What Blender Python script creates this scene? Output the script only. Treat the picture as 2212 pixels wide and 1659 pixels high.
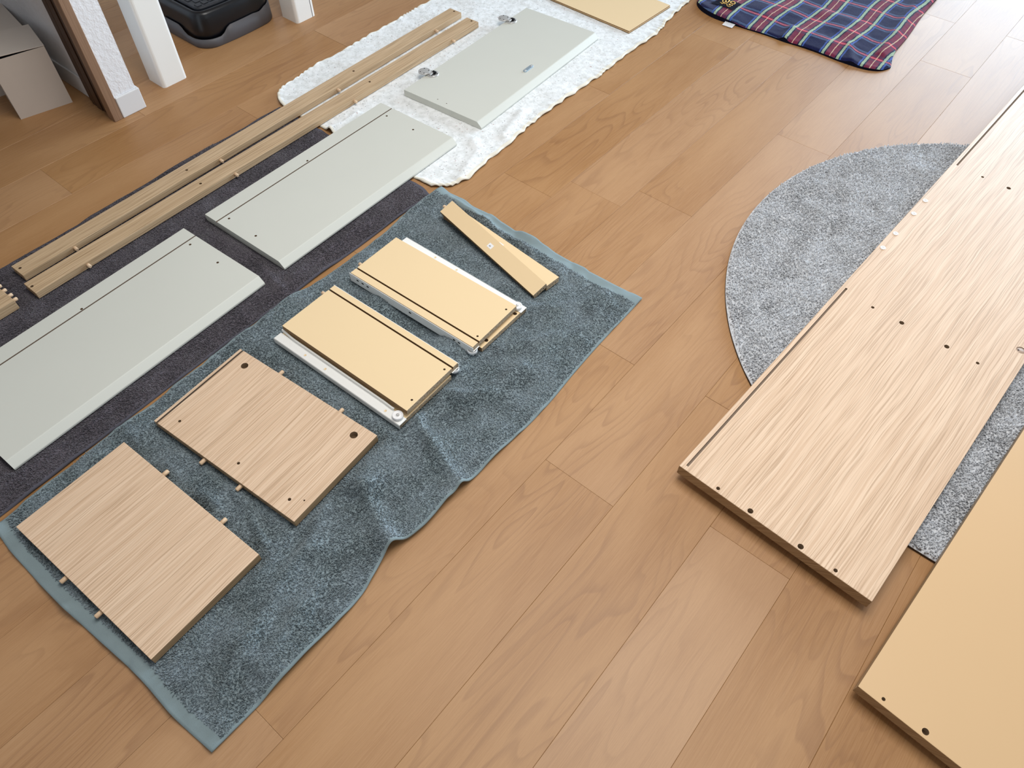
import bpy, bmesh, math, random
import numpy as np
from mathutils import Matrix, Vector
random.seed(7); RNG = np.random.default_rng(7)
S = bpy.context.scene
COL = S.collection
for o in list(bpy.data.objects): bpy.data.objects.remove(o)

# ------------------------------------------------------------ camera
cam_d = bpy.data.cameras.new('camera'); cam = bpy.data.objects.new('camera', cam_d); COL.objects.link(cam)
r = Vector((0.63878, -0.76936, 0.00637)).normalized()
fw = Vector((0.46890, 0.38273, -0.79602)).normalized()
up = r.cross(fw).normalized(); r = fw.cross(up)
cam.matrix_world = Matrix(((r.x, up.x, -fw.x, 0), (r.y, up.y, -fw.y, 0), (r.z, up.z, -fw.z, 1.165), (0, 0, 0, 1)))
cam_d.sensor_width = 36; cam_d.lens = 36 * 1598.64 / 2212; cam_d.clip_start = 0.05
S.camera = cam
# ------------------------------------------------------------ light
w = bpy.data.worlds.new('room_ambient'); S.world = w; w.use_nodes = True
bg = w.node_tree.nodes['Background']; bg.inputs[0].default_value = (0.97, 0.98, 1.0, 1); bg.inputs[1].default_value = 0.34

def area(name, loc, size, aim, power, colr):
    d = bpy.data.lights.new(name, 'AREA'); d.shape = 'RECTANGLE'; d.size, d.size_y = size
    d.energy = power; d.color = colr
    o = bpy.data.objects.new(name, d); COL.objects.link(o); o.location = loc
    o.rotation_euler = (Vector(aim) - Vector(loc)).to_track_quat('-Z', 'Y').to_euler()
    return o
area('balcony_daylight', (6.0, -0.3, 1.15), (3.6, 2.2), (0, -0.3, 1.0), 345, (0.66, 0.83, 1.0))
area('side_window_daylight', (0.6, -3.2, 1.5), (2.6, 1.6), (0.6, 2, 0.3), 6, (0.93, 0.97, 1.0))
area('ceiling_lamp', (1.05, 0.36, 2.4), (1.3, 1.3), (1.05, 0.36, 0), 30, (1.0, 0.97, 0.93)).data.spread = math.radians(140)
S.view_settings.view_transform = 'Standard'; S.view_settings.look = 'None'
S.view_settings.gamma = 1; S.view_settings.use_curve_mapping = False
S.view_settings.exposure = 0.0

# ------------------------------------------------------------ node helper
class NT:
    def __init__(s, name):
        s.m = bpy.data.materials.new(name); s.m.use_nodes = True; s.t = s.m.node_tree
        s.b = s.t.nodes['Principled BSDF']; s.out = s.t.nodes['Material Output']
    def n(s, typ, ins=None, **kw):
        nd = s.t.nodes.new(typ)
        for k, v in kw.items(): setattr(nd, k, v)
        for k, v in (ins or {}).items(): s.set(nd.inputs[k], v)
        return nd
    def set(s, sock, v):
        if isinstance(v, bpy.types.NodeSocket): s.t.links.new(v, sock)
        elif hasattr(sock, 'default_value'):
            if isinstance(v, (tuple, list)) and len(v) == 3 and sock.type == 'RGBA': v = (*v, 1)
            sock.default_value = v
    def math(s, op, a, b=0.0, c=0.0, clamp=False):
        nd = s.n('ShaderNodeMath', operation=op, use_clamp=clamp)
        for i, v in enumerate((a, b, c)): s.set(nd.inputs[i], v)
        return nd.outputs[0]
    def mix(s, f, a, b):
        nd = s.n('ShaderNodeMix', data_type='RGBA')
        s.set(nd.inputs[0], f); s.set(nd.inputs[6], a); s.set(nd.inputs[7], b)
        return nd.outputs[2]
    def ramp(s, f, stops):
        nd = s.n('ShaderNodeValToRGB', {0: f}); el = nd.color_ramp.elements
        while len(el) < len(stops): el.new(0.5)
        for e, (p, c) in zip(el, stops):
            e.position = p; e.color = (*c, 1) if isinstance(c, (tuple, list)) else (c, c, c, 1)
        return nd.outputs[0]
    def coord(s, scale=(1, 1, 1), rnd=0.0):
        tc = s.n('ShaderNodeTexCoord').outputs['Object']
        if rnd:
            oi = s.n('ShaderNodeObjectInfo').outputs['Random']
            off = s.n('ShaderNodeCombineXYZ', {0: s.math('MULTIPLY', oi, rnd), 1: s.math('MULTIPLY', oi, rnd * 0.37), 2: s.math('MULTIPLY', oi, rnd * 1.7)}).outputs[0]
            tc = s.n('ShaderNodeVectorMath', {0: tc, 1: off}, operation='ADD').outputs[0]
        return s.n('ShaderNodeMapping', {'Vector': tc, 'Scale': scale}).outputs[0]
    def noise(s, vec, scale, detail=2.0, rough=0.5, dist=0.0):
        return s.n('ShaderNodeTexNoise', {'Vector': vec, 'Scale': scale, 'Detail': detail, 'Roughness': rough, 'Distortion': dist}).outputs[0]
    def bump(s, h, strength, dist=0.001):
        s.set(s.b.inputs['Normal'], s.n('ShaderNodeBump', {'Height': h, 'Strength': strength, 'Distance': dist}).outputs[0])
    def fin(s, col=None, rough=0.5, metal=0.0, spec=0.5, sheen=0.0):
        if col is not None: s.set(s.b.inputs['Base Color'], col)
        s.set(s.b.inputs['Roughness'], rough); s.b.inputs['Metallic'].default_value = metal
        s.b.inputs['Specular IOR Level'].default_value = spec
        if sheen: s.b.inputs['Sheen Weight'].default_value = sheen
        return s.m
def lin(r, g, b): return tuple((c / 255 / 12.92 if c <= 10 else ((c / 255 + 0.055) / 1.055) ** 2.4) for c in (r, g, b))
def plain(name, c, rough=0.5, metal=0.0, spec=0.5): return NT(name).fin((*lin(*c), 1), rough, metal, spec)

# ------------------------------------------------------------ materials
def mat_floor():
    t = NT('floor_maple')
    rn = t.n('ShaderNodeObjectInfo').outputs['Random']
    v = t.coord((0.75, 4.6, 1), 23.0)
    big = t.noise(v, 1.7, 2.5, 0.45, 0.25)
    rings = t.math('FRACT', t.math('MULTIPLY', big, 21.0))
    line = t.ramp(rings, [(0.0, 0.0), (0.62, 0.12), (0.86, 0.9), (0.93, 1.0), (1.0, 0.0)])
    mask = t.ramp(t.noise(t.coord((0.9, 3.0, 1), 11.0), 1.9, 2), [(0.40, 0.0), (0.62, 1.0)])
    line = t.math('MULTIPLY', line, t.math('MULTIPLY_ADD', mask, 0.75, 0.12))
    fine = t.noise(t.coord((3.0, 150, 1), 7.0), 5.0, 3, 0.6)
    pore = t.noise(t.coord((14, 420, 1), 5.0), 4.0, 2, 0.6)
    cloud = t.noise(t.coord((1.6, 5.5, 1), 3.0), 1.5, 2)
    base = t.mix(t.ramp(cloud, [(0.33, 0.0), (0.66, 1.0)]), lin(158, 112, 65), lin(177, 133, 87))
    base = t.mix(t.math('MULTIPLY', t.ramp(fine, [(0.35, 0.0), (0.65, 1.0)]), 0.5), base, lin(186, 143, 99))
    base = t.mix(t.math('MULTIPLY', t.ramp(pore, [(0.45, 0.0), (0.75, 1.0)]), 0.20), base, lin(138, 94, 55))
    base = t.mix(t.math('MULTIPLY', line, 0.42), base, lin(128, 86, 52))
    hs = t.n('ShaderNodeHueSaturation', {'Color': base, 'Value': t.math('MULTIPLY_ADD', rn, 0.09, 0.94), 'Saturation': t.math('MULTIPLY_ADD', rn, -0.10, 1.02)})
    t.bump(t.math('ADD', t.math('MULTIPLY', pore, 0.6), t.math('MULTIPLY', fine, 0.6)), 0.10, 0.0006)
    return t.fin(hs.outputs[0], t.math('MULTIPLY_ADD', fine, 0.10, 0.42), spec=0.46)
def mat_oak(name, light, mid, dark, rot=False, amt=1.0, upright=False):
    t = NT(name)
    if upright:      # grain runs up the piece
        plain_coord = t.coord
        def turned(scale=(1, 1, 1), rnd=0.0):
            sp = t.n('ShaderNodeSeparateXYZ', {0: plain_coord((1, 1, 1), rnd)})
            v = t.n('ShaderNodeCombineXYZ', {0: sp.outputs[2], 1: t.math('ADD', sp.outputs[0], sp.outputs[1]), 2: 0.0}).outputs[0]
            return t.n('ShaderNodeMapping', {'Vector': v, 'Scale': scale}).outputs[0]
        t.coord = turned
    k = (lambda a, b: (b, a, 1)) if rot else (lambda a, b: (a, b, 1))
    wob = t.math('MULTIPLY_ADD', t.noise(t.coord(k(30.0, 90.0), 9.0), 1.0, 2, 0.5), 0.0017, t.math('MULTIPLY', t.noise(t.coord(k(5.0, 16.0), 9.0), 1.0, 1, 0.5), 0.012))
    wob = t.math('ADD', wob, t.n('ShaderNodeSeparateXYZ', {0: t.coord()}).outputs[2])
    off = t.n('ShaderNodeCombineXYZ', {(0 if rot else 1): wob}).outputs[0]
    base_v = t.n('ShaderNodeVectorMath', {0: t.coord((1, 1, 1), 9.0), 1: off}, operation='ADD').outputs[0]
    def lay(fx, fy, det, rg): return t.noise(t.n('ShaderNodeMapping', {'Vector': base_v, 'Scale': k(fx, fy)}).outputs[0], 1.0, det, rg)
    st = lay(4.0, 340.0, 1, 0.5); st2 = lay(8.0, 620.0, 1, 0.5); st3 = lay(4.0, 75.0, 1, 0.5)
    c = t.mix(t.ramp(st, [(0.34, 0.0), (0.66, 1.0)]), mid, light)
    c = t.mix(t.math('MULTIPLY', t.ramp(st3, [(0.35, 0.0), (0.70, 1.0)]), 0.35), c, mid)
    c = t.mix(t.math('MULTIPLY', t.ramp(st2, [(0.50, 0.0), (0.68, 1.0)]), 0.62 * amt), c, dark)
    c = t.mix(t.math('MULTIPLY', t.ramp(st, [(0.60, 0.0), (0.72, 1.0)]), 0.30 * amt), c, dark)
    t.bump(t.math('ADD', st2, st), 0.10, 0.0004)
    return t.fin(c, 0.46, spec=0.4)
def mat_chip(name='chipboard'):
    t = NT(name); v = t.coord((1, 1, 1.0))
    vo = t.n('ShaderNodeTexVoronoi', {'Vector': t.coord((700, 700, 900)), 'Scale': 1.0})
    c = t.ramp(t.n('ShaderNodeSeparateColor', {0: vo.outputs['Color']}).outputs[0], [(0.0, lin(120, 98, 74)), (0.35, lin(186, 164, 136)), (0.7, lin(206, 186, 158)), (1.0, lin(166, 142, 112))])
    t.bump(vo.outputs['Distance'], 0.6, 0.001)
    return t.fin(c, 0.85, spec=0.2)
def mat_speck(name, base, amp=0.03, rough=0.45, scale=60, spec=0.4, bumps=0.0):
    t = NT(name); b = lin(*base); n = t.noise(t.coord(), scale, 2)
    lo = tuple(max(0, x * (1 - amp)) for x in b); hi = tuple(min(1, x * (1 + amp)) for x in b)
    if bumps: t.bump(n, bumps, 0.001)
    return t.fin(t.mix(n, lo, hi), rough, spec=spec)
def mat_terry(name, dark, mid, light, scale=1.0):
    t = NT(name)
    n1 = t.noise(t.coord(), 330 * scale, 2, 0.6); n2 = t.noise(t.coord((1, 1, 1)), 16, 3, 0.55)
    n3 = t.noise(t.coord((1, 2.2, 1)), 110 * scale, 2, 0.6)
    c = t.mix(t.ramp(n1, [(0.36, 0.0), (0.62, 1.0)]), dark, mid)
    c = t.mix(t.math('MULTIPLY', t.ramp(n2, [(0.40, 0.0), (0.64, 1.0)]), 0.35), c, light)
    c = t.mix(t.math('MULTIPLY', t.ramp(n3, [(0.52, 0.0), (0.72, 1.0)]), 0.45), c, dark)
    t.bump(n1, 0.8, 0.002)
    return t.fin(c, 0.95, spec=0.12, sheen=0.25)
def mat_white_fleece():
    t = NT('speckled_white_fleece')
    n = t.noise(t.coord(), 70, 3, 0.6)
    c = t.mix(t.ramp(n, [(0.35, 0.0), (0.6, 1.0)]), lin(214, 216, 214), lin(234, 236, 236))
    for sc, th, colr, few in ((60, 0.085, (112, 98, 92), 0.80), (30, 0.045, (160, 92, 80), 0.72), (95, 0.13, (150, 150, 156), 0.70)):
        dd = t.n('ShaderNodeVectorMath', {0: t.n('ShaderNodeTexNoise', {'Vector': t.coord(), 'Scale': 130}).outputs[1], 1: (0.010, 0.010, 0)}, operation='MULTIPLY').outputs[0]
        wp = t.n('ShaderNodeVectorMath', {0: t.coord(), 1: dd}, operation='ADD')
        vo = t.n('ShaderNodeTexVoronoi', {'Vector': wp.outputs[0], 'Scale': sc}, voronoi_dimensions='2D')
        rr = t.n('ShaderNodeSeparateColor', {0: vo.outputs['Color']}).outputs[1]
        dot = t.math('MULTIPLY', t.math('LESS_THAN', vo.outputs['Distance'], th), t.math('GREATER_THAN', rr, few))
        c = t.mix(t.math('MULTIPLY', dot, 0.60), c, lin(*colr))
    t.bump(n, 0.5, 0.003)
    return t.fin(c, 0.95, spec=0.1, sheen=0.3)
def mat_plaid():
    t = NT('tartan_fleece')
    uv = t.n('ShaderNodeAttribute', attribute_name='weave').outputs['Vector']
    nz = t.n('ShaderNodeTexNoise', {'Vector': uv, 'Scale': 90.0, 'Detail': 3}).outputs[1]
    jit = t.n('ShaderNodeVectorMath', {0: nz, 1: (0.004, 0.004, 0)}, operation='MULTIPLY').outputs[0]
    uv = t.n('ShaderNodeVectorMath', {0: uv, 1: jit}, operation='ADD').outputs[0]
    sp = t.n('ShaderNodeSeparateXYZ', {0: uv})
    def dist(v, per, c0):   # distance from the nearest band centre, metres
        f = t.math('FRACT', t.math('DIVIDE', t.math('SUBTRACT', v, c0 - per / 2), per))
        return t.math('MULTIPLY', t.math('ABSOLUTE', t.math('SUBTRACT', f, 0.5)), per)
    dy = dist(sp.outputs[1], 0.121, 0.741); dx = dist(sp.outputs[0], 0.0915, 2.312)
    def band(d, a, b): return t.math('MULTIPLY', t.math('GREATER_THAN', d, a), t.math('LESS_THAN', d, b))
    fl = t.noise(uv, 420, 2, 0.6)
    navy = t.mix(fl, lin(8, 11, 38), lin(24, 30, 84))
    c = navy
    c = t.mix(t.math('MULTIPLY', band(dx, 0.0085, 0.0165), 0.75), c, lin(84, 106, 142))
    c = t.mix(t.math('MULTIPLY', band(dx, 0.0050, 0.0090), 0.8), c, lin(38, 44, 74))
    c = t.mix(t.math('MULTIPLY', band(dy, 0.0300, 0.0350), 0.85), c, lin(70, 100, 176))
    c = t.mix(t.math('MULTIPLY', band(dy, 0.0165, 0.0185), 0.9), c, lin(26, 26, 52))
    c = t.mix(t.math('MULTIPLY', band(dy, -1, 0.0160), 0.9), c, t.mix(band(dx, 0.006, 0.017), lin(128, 38, 64), lin(104, 44, 72)))
    c = t.mix(t.math('MULTIPLY', band(dx, -1, 0.0048), 0.88), c, t.mix(band(dy, -1, 0.016), lin(160, 50, 82), lin(208, 44, 78)))
    c = t.mix(t.math('MULTIPLY', band(dx, -1, 0.0010), 0.7), c, lin(236, 176, 176))
    c = t.mix(t.math('MULTIPLY', band(dy, 0.0200, 0.0275), t.math('MULTIPLY_ADD', fl, 0.4, 0.62)), c, lin(178, 202, 168))
    c = t.mix(t.math('MULTIPLY', band(dy, -1, 0.0013), 0.75), c, lin(238, 214, 176))
    fk = t.ramp(t.noise(uv, 620, 2, 0.7), [(0.42, 0.0), (0.62, 1.0)])
    c = t.mix(t.math('MULTIPLY', fk, 0.34), c, lin(20, 24, 58))
    t.bump(fl, 0.7, 0.002)
    return t.fin(c, 0.95, spec=0.1, sheen=0.15)
def mat_plaster():
    t = NT('white_textured_wallpaper')
    n = t.noise(t.coord((1, 1, 0.8)), 120, 3, 0.6)
    t.bump(n, 0.55, 0.004)
    return t.fin(t.mix(n, lin(226, 226, 228), lin(240, 240, 242)), 0.8, spec=0.2)

M = dict(
    floor=mat_floor(),
    subfloor=plain('subfloor_dark', (84, 60, 40), 0.9),
    oak=mat_oak('oak_foil', lin(231, 203, 174), lin(209, 177, 146), lin(170, 138, 107)),
    oak_y=mat_oak('oak_foil_across', lin(226, 196, 164), lin(210, 177, 142), lin(166, 130, 98)),
    oak_rail=mat_oak('oak_foil_rail', lin(208, 181, 147), lin(184, 155, 120), lin(136, 108, 76)),
    oak_edge=mat_oak('oak_edging', lin(176, 148, 112), lin(150, 120, 86), lin(118, 90, 60)),
    grey=mat_speck('grey_green_foil', (204, 204, 194), 0.02, 0.42, 6),
    groove_in=plain('groove_inside', (132, 114, 98), 0.9, spec=0.1),
    hole_in=plain('drilled_chipboard', (92, 74, 56), 0.9, spec=0.1),
    beech=mat_oak('beech_dowel', lin(228, 200, 168), lin(216, 184, 150), lin(184, 148, 112), amt=0.5),
    yellow=mat_speck('cream_yellow_foil', (232, 205, 162), 0.02, 0.38, 5),
    yellow_shaded=mat_speck('cream_yellow_foil_shaded', (211, 176, 132), 0.02, 0.42, 5),  # same cream foil, darkened to put dimmer light into its colour
    chip=mat_chip(),
    fiber=mat_speck('brown_fibreboard', (138, 108, 74), 0.2, 0.9, 300),
    steel_w=plain('white_enamelled_steel', (238, 238, 234), 0.32),
    nylon=plain('white_nylon', (240, 240, 240), 0.35),
    nylon_in=plain('grey_nylon_hub', (176, 176, 176), 0.5),
    steel=plain('bright_steel', (200, 199, 196), 0.38, 0.55),
    zinc=plain('blue_zinc_plate', (176, 194, 206), 0.35, 0.7),
    black=plain('black_gap', (14, 14, 16), 0.8, spec=0.2),
    paper=plain('white_sticker_paper', (238, 238, 240), 0.6),
    ink=plain('printed_ink', (44, 44, 52), 0.8),
    teal=mat_terry('teal_grey_terry', lin(62, 74, 80), lin(142, 156, 160), lin(154, 168, 178)),
    teal_flat=mat_speck('teal_grey_hem', (128, 143, 146), 0.08, 0.85, 900, 0.15, 0.3),
    dark=mat_terry('charcoal_terry', lin(56, 52, 58), lin(98, 92, 99), lin(110, 104, 112)),
    dark_flat=mat_speck('charcoal_hem', (84, 82, 90), 0.1, 0.9, 900, 0.15, 0.3),
    rug=mat_terry('grey_shaggy_pile', lin(160, 161, 165), lin(214, 216, 218), lin(222, 226, 232), 0.6),
    rug_base=plain('shaded_rug_backing', (84, 70, 56), 0.95, spec=0.1),
    fleece=mat_white_fleece(),
    fleece_hem=mat_speck('cream_overlock_stitching', (232, 228, 214), 0.08, 0.9, 500, 0.1, 0.4),
    plaid=mat_plaid(),
    navy=plain('dark_navy_plain', (16, 18, 34), 0.95, spec=0.1),
    thread=plain('yellow_embroidery_thread', (232, 190, 100), 0.6),
    plaster=mat_plaster(),
    white_trim=plain('white_vinyl_baseboard', (222, 222, 222), 0.45),
    brown_wood=mat_oak('brown_door_casing', lin(152, 122, 98), lin(138, 108, 86), lin(112, 84, 64), amt=0.6, upright=True),
    dark_wood=mat_oak('dark_brown_jamb', lin(78, 54, 38), lin(66, 44, 30), lin(46, 30, 20), amt=0.6, upright=True),
    white_paint=mat_speck('white_painted_table', (240, 239, 234), 0.02, 0.4, 8),
    blackplast=plain('black_blue_plastic', (12, 14, 20), 0.30),
    blackplast2=plain('black_ribbed_lid_plastic', (24, 27, 34), 0.45),
    greyplast=plain('dark_grey_plastic', (84, 82, 85), 0.5),
    cardw=mat_speck('matte_white_cardboard', (204, 194, 184), 0.03, 0.8, 20),
    gap_dark=plain('box_lid_shadow_gap', (40, 38, 60), 0.9),
)

# ------------------------------------------------------------ object helpers
def tag(o, label=None, cat=None, group=None, kind=None):
    if label: o['label'] = label
    if cat: o['category'] = cat
    if group: o['group'] = group
    if kind: o['kind'] = kind
    return o
def empty(name, loc=(0, 0, 0), rz=0.0):
    o = bpy.data.objects.new(name, None); COL.objects.link(o); o.location = loc; o.rotation_euler = (0, 0, rz); o.empty_display_size = 0.05
    return o
def mesh_obj(name, me, mats, parent=None, loc=(0, 0, 0), rz=0.0, smooth=False):
    for m in (mats if isinstance(mats, (list, tuple)) else [mats]): me.materials.append(m)
    o = bpy.data.objects.new(name, me); COL.objects.link(o); o.location = loc; o.rotation_euler = (0, 0, rz)
    if parent: o.parent = parent
    if smooth: me.polygons.foreach_set('use_smooth', [True] * len(me.polygons))
    return o
def from_bm(name, bm, mats, parent=None, loc=(0, 0, 0), rz=0.0, smooth=False):
    me = bpy.data.meshes.new(name); bmesh.ops.recalc_face_normals(bm, faces=bm.faces); bm.to_mesh(me); bm.free()
    return mesh_obj(name, me, mats, parent, loc, rz, smooth)
def add_box(bm, x0, y0, z0, x1, y1, z1, mi=0, bev=0.0, seg=1):
    ret = bmesh.ops.create_cube(bm, size=1.0)
    vs = ret['verts']
    bmesh.ops.scale(bm, vec=(x1 - x0, y1 - y0, z1 - z0), verts=vs)
    bmesh.ops.translate(bm, vec=((x0 + x1) / 2, (y0 + y1) / 2, (z0 + z1) / 2), verts=vs)
    fs = {f for v in vs for f in v.link_faces}
    for f in fs: f.material_index = mi
    if bev:
        es = {e for v in vs for e in v.link_edges}
        bmesh.ops.bevel(bm, geom=list(es), offset=bev, segments=seg, affect='EDGES', profile=0.5, material=-1)
def add_cyl(bm, p0, p1, r0, r1=None, n=20, mi=0, chamfer=0.0):
    """solid of revolution from p0 to p1 with a chamfered far end"""
    r1 = r0 if r1 is None else r1
    p0, p1 = Vector(p0), Vector(p1); ax = (p1 - p0).normalized()
    a = ax.orthogonal().normalized(); b = ax.cross(a)
    rings = [(p0, r0), (p1 - ax * chamfer, r1), (p1, r1 - chamfer * 0.8)] if chamfer else [(p0, r0), (p1, r1)]
    vs = [[bm.verts.new(p + (a * math.cos(2 * math.pi * i / n) + b * math.sin(2 * math.pi * i / n)) * rr) for i in range(n)] for p, rr in rings]
    for k in range(len(vs) - 1):
        for i in range(n):
            f = bm.faces.new((vs[k][i], vs[k][(i + 1) % n], vs[k + 1][(i + 1) % n], vs[k + 1][i])); f.material_index = mi; f.smooth = True
    for ring in (vs[0], vs[-1]):
        f = bm.faces.new(ring); f.material_index = mi
def lathe(bm, prof, c=(0, 0, 0), n=28, mi=0):
    """prof: (r, z) pairs round a vertical axis"""
    rings = []
    for rr, z in prof:
        rings.append([bm.verts.new((c[0] + max(rr, 1e-5) * math.cos(2 * math.pi * i / n), c[1] + max(rr, 1e-5) * math.sin(2 * math.pi * i / n), c[2] + z)) for i in range(n)])
    for k in range(len(rings) - 1):
        for i in range(n):
            f = bm.faces.new((rings[k][i], rings[k][(i + 1) % n], rings[k + 1][(i + 1) % n], rings[k + 1][i])); f.material_index = mi; f.smooth = True
def prism(bm, pts, x0, x1, mi=0):
    """extrude a (y, z) outline along x"""
    A = [bm.verts.new((x0, y, z)) for y, z in pts]; B = [bm.verts.new((x1, y, z)) for y, z in pts]
    n = len(pts)
    for i in range(n): bm.faces.new((A[i], A[(i + 1) % n], B[(i + 1) % n], B[i])).material_index = mi
    bm.faces.new(A).material_index = mi; bm.faces.new(B[::-1]).material_index = mi
def cut(o, cutters):
    """subtract bmesh-built cutters (list of (bm, material)) for real holes and grooves"""
    tmp = []
    for bm, m in cutters:
        me = bpy.data.meshes.new('c'); bmesh.ops.recalc_face_normals(bm, faces=bm.faces); bm.to_mesh(me); bm.free(); me.materials.append(m)
        c = bpy.data.objects.new('c', me); COL.objects.link(c); c.matrix_world = o.matrix_basis.copy() if not o.parent else o.parent.matrix_basis @ o.matrix_basis
        tmp.append(c)
        md = o.modifiers.new('b', 'BOOLEAN'); md.operation = 'DIFFERENCE'; md.object = c; md.solver = 'EXACT'; md.material_mode = 'TRANSFER'
    bpy.context.view_layer.update()
    dg = bpy.context.evaluated_depsgraph_get()
    me = bpy.data.meshes.new_from_object(o.evaluated_get(dg)); old = o.data
    o.modifiers.clear(); o.data = me; me.name = o.name
    for c in tmp: bpy.data.objects.remove(c)
def holes(lst, ztop, depth=0.010):
    bm = bmesh.new()
    for x, y, rad in lst: add_cyl(bm, (x, y, ztop - depth), (x, y, ztop + 0.01), rad, n=24)
    return (bm, M['hole_in'])
def boxcut(x0, y0, z0, x1, y1, z1):
    bm = bmesh.new(); add_box(bm, x0, y0, z0, x1, y1, z1); return (bm, M['groove_in'])
def dowel(parent, p0, p1, rad=0.004):
    bm = bmesh.new(); add_cyl(bm, p0, p1, rad, n=16, chamfer=0.0013)
    return from_bm('dowel', bm, M['beech'], parent)
def loc_of(root, x, y):
    """world (x, y) in the local frame of a root"""
    c, s = math.cos(-root.rotation_euler.z), math.sin(-root.rotation_euler.z)
    dx, dy = x - root.location.x, y - root.location.y
    return dx * c - dy * s, dx * s + dy * c

# numpy value noise
def _h(i, j, seed):
    n = (i * 374761393 + j * 668265263 + seed * 974711) & 0x7fffffff
    n = ((n ^ (n >> 13)) * 1274126177) & 0x7fffffff
    return ((n ^ (n >> 16)) & 0xffff) / 65535.0
def vnoise(x, y, seed=0):
    i = np.floor(x).astype(np.int64); j = np.floor(y).astype(np.int64); fx = x - i; fy = y - j
    fx = fx * fx * fx * (fx * (fx * 6 - 15) + 10); fy = fy * fy * fy * (fy * (fy * 6 - 15) + 10)
    a = _h(i, j, seed); b = _h(i + 1, j, seed); c = _h(i, j + 1, seed); d = _h(i + 1, j + 1, seed)
    return (a * (1 - fx) + b * fx) * (1 - fy) + (c * (1 - fx) + d * fx) * fy
def fbm(x, y, seed=0, o=3):
    s = 0; a = 0.5; t = 0
    for k in range(o): s = s + a * vnoise(x, y, seed + k); t += a; x = x * 2.03; y = y * 2.03; a *= 0.5
    return s / t
def seg_d(x, y, pts):
    d = np.full(x.shape, 9.0)
    for (ax, ay), (bx, by) in zip(pts[:-1], pts[1:]):
        vx, vy = bx - ax, by - ay; tt = np.clip(((x - ax) * vx + (y - ay) * vy) / (vx * vx + vy * vy), 0, 1)
        d = np.minimum(d, np.hypot(x - ax - tt * vx, y - ay - tt * vy))
    return d
def sm(d, w): return np.exp(-(d / w) ** 2)
def poly_eval(pts, n, smooth=2):
    p = np.array(pts, float); s = np.r_[0, np.cumsum(np.hypot(*np.diff(p, axis=0).T))]; s /= s[-1]
    u = np.linspace(0, 1, n); q = np.c_[np.interp(u, s, p[:, 0]), np.interp(u, s, p[:, 1])]
    k = max(1, int(n / len(pts) / 2.5))
    for _ in range(smooth):
        c = q.copy()
        for a in range(2):
            pad = np.r_[2 * q[0, a] - q[k:0:-1, a], q[:, a], 2 * q[-1, a] - q[-2:-k - 2:-1, a]]
            c[:, a] = np.convolve(pad, np.ones(2 * k + 1) / (2 * k + 1), 'valid')
        q = c
    return q
def np_mesh(name, V, F):
    me = bpy.data.meshes.new(name); F = np.asarray(F); k = F.shape[1]
    me.vertices.add(len(V)); me.vertices.foreach_set('co', np.asarray(V, np.float32).ravel())
    me.loops.add(F.size); me.loops.foreach_set('vertex_index', F.ravel().astype(np.int32))
    me.polygons.add(len(F)); me.polygons.foreach_set('loop_start', np.arange(0, F.size, k, dtype=np.int32))
    me.polygons.foreach_set('loop_total', np.full(len(F), k, np.int32)); me.update(calc_edges=True); me.validate()
    return me
def grid_cloth(bot, top, left, right, nu, nv, hf, z0=0.0008):
    """Coons patch between four edge curves; hf(x, y, edge) gives height. returns verts and quads (skirt included), plus grids"""
    B, T, L, R = poly_eval(bot, nu), poly_eval(top, nu), poly_eval(left, nv), poly_eval(right, nv)
    u = np.linspace(0, 1, nu)[None, :, None]; v = np.linspace(0, 1, nv)[:, None, None]
    P = (1 - v) * B[None] + v * T[None] + (1 - u) * L[:, None] + u * R[:, None] - ((1 - u) * (1 - v) * B[0] + u * (1 - v) * B[-1] + (1 - u) * v * T[0] + u * v * T[-1])
    X, Y = P[..., 0], P[..., 1]
    ju = np.minimum(np.arange(nu), nu - 1 - np.arange(nu))[None, :]; jv = np.minimum(np.arange(nv), nv - 1 - np.arange(nv))[:, None]
    e = np.minimum(ju, jv)
    Z = hf(X, Y, e)
    V = np.c_[X.ravel(), Y.ravel(), Z.ravel()]
    idx = np.arange(nu * nv).reshape(nv, nu)
    F = np.c_[idx[:-1, :-1].ravel(), idx[:-1, 1:].ravel(), idx[1:, 1:].ravel(), idx[1:, :-1].ravel()]
    ring = np.r_[idx[0, :], idx[1:, -1], idx[-1, -2::-1], idx[-2:0:-1, 0]]
    base = len(V); rv = V[ring].copy(); rv[:, 2] = np.maximum(rv[:, 2] - 0.004, z0)
    V = np.r_[V, rv]; n = len(ring); k = np.arange(n)
    F = np.r_[F, np.c_[base + k, base + (k + 1) % n, ring[(k + 1) % n], ring[k]]]
    return V, F, X, Y, Z
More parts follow.
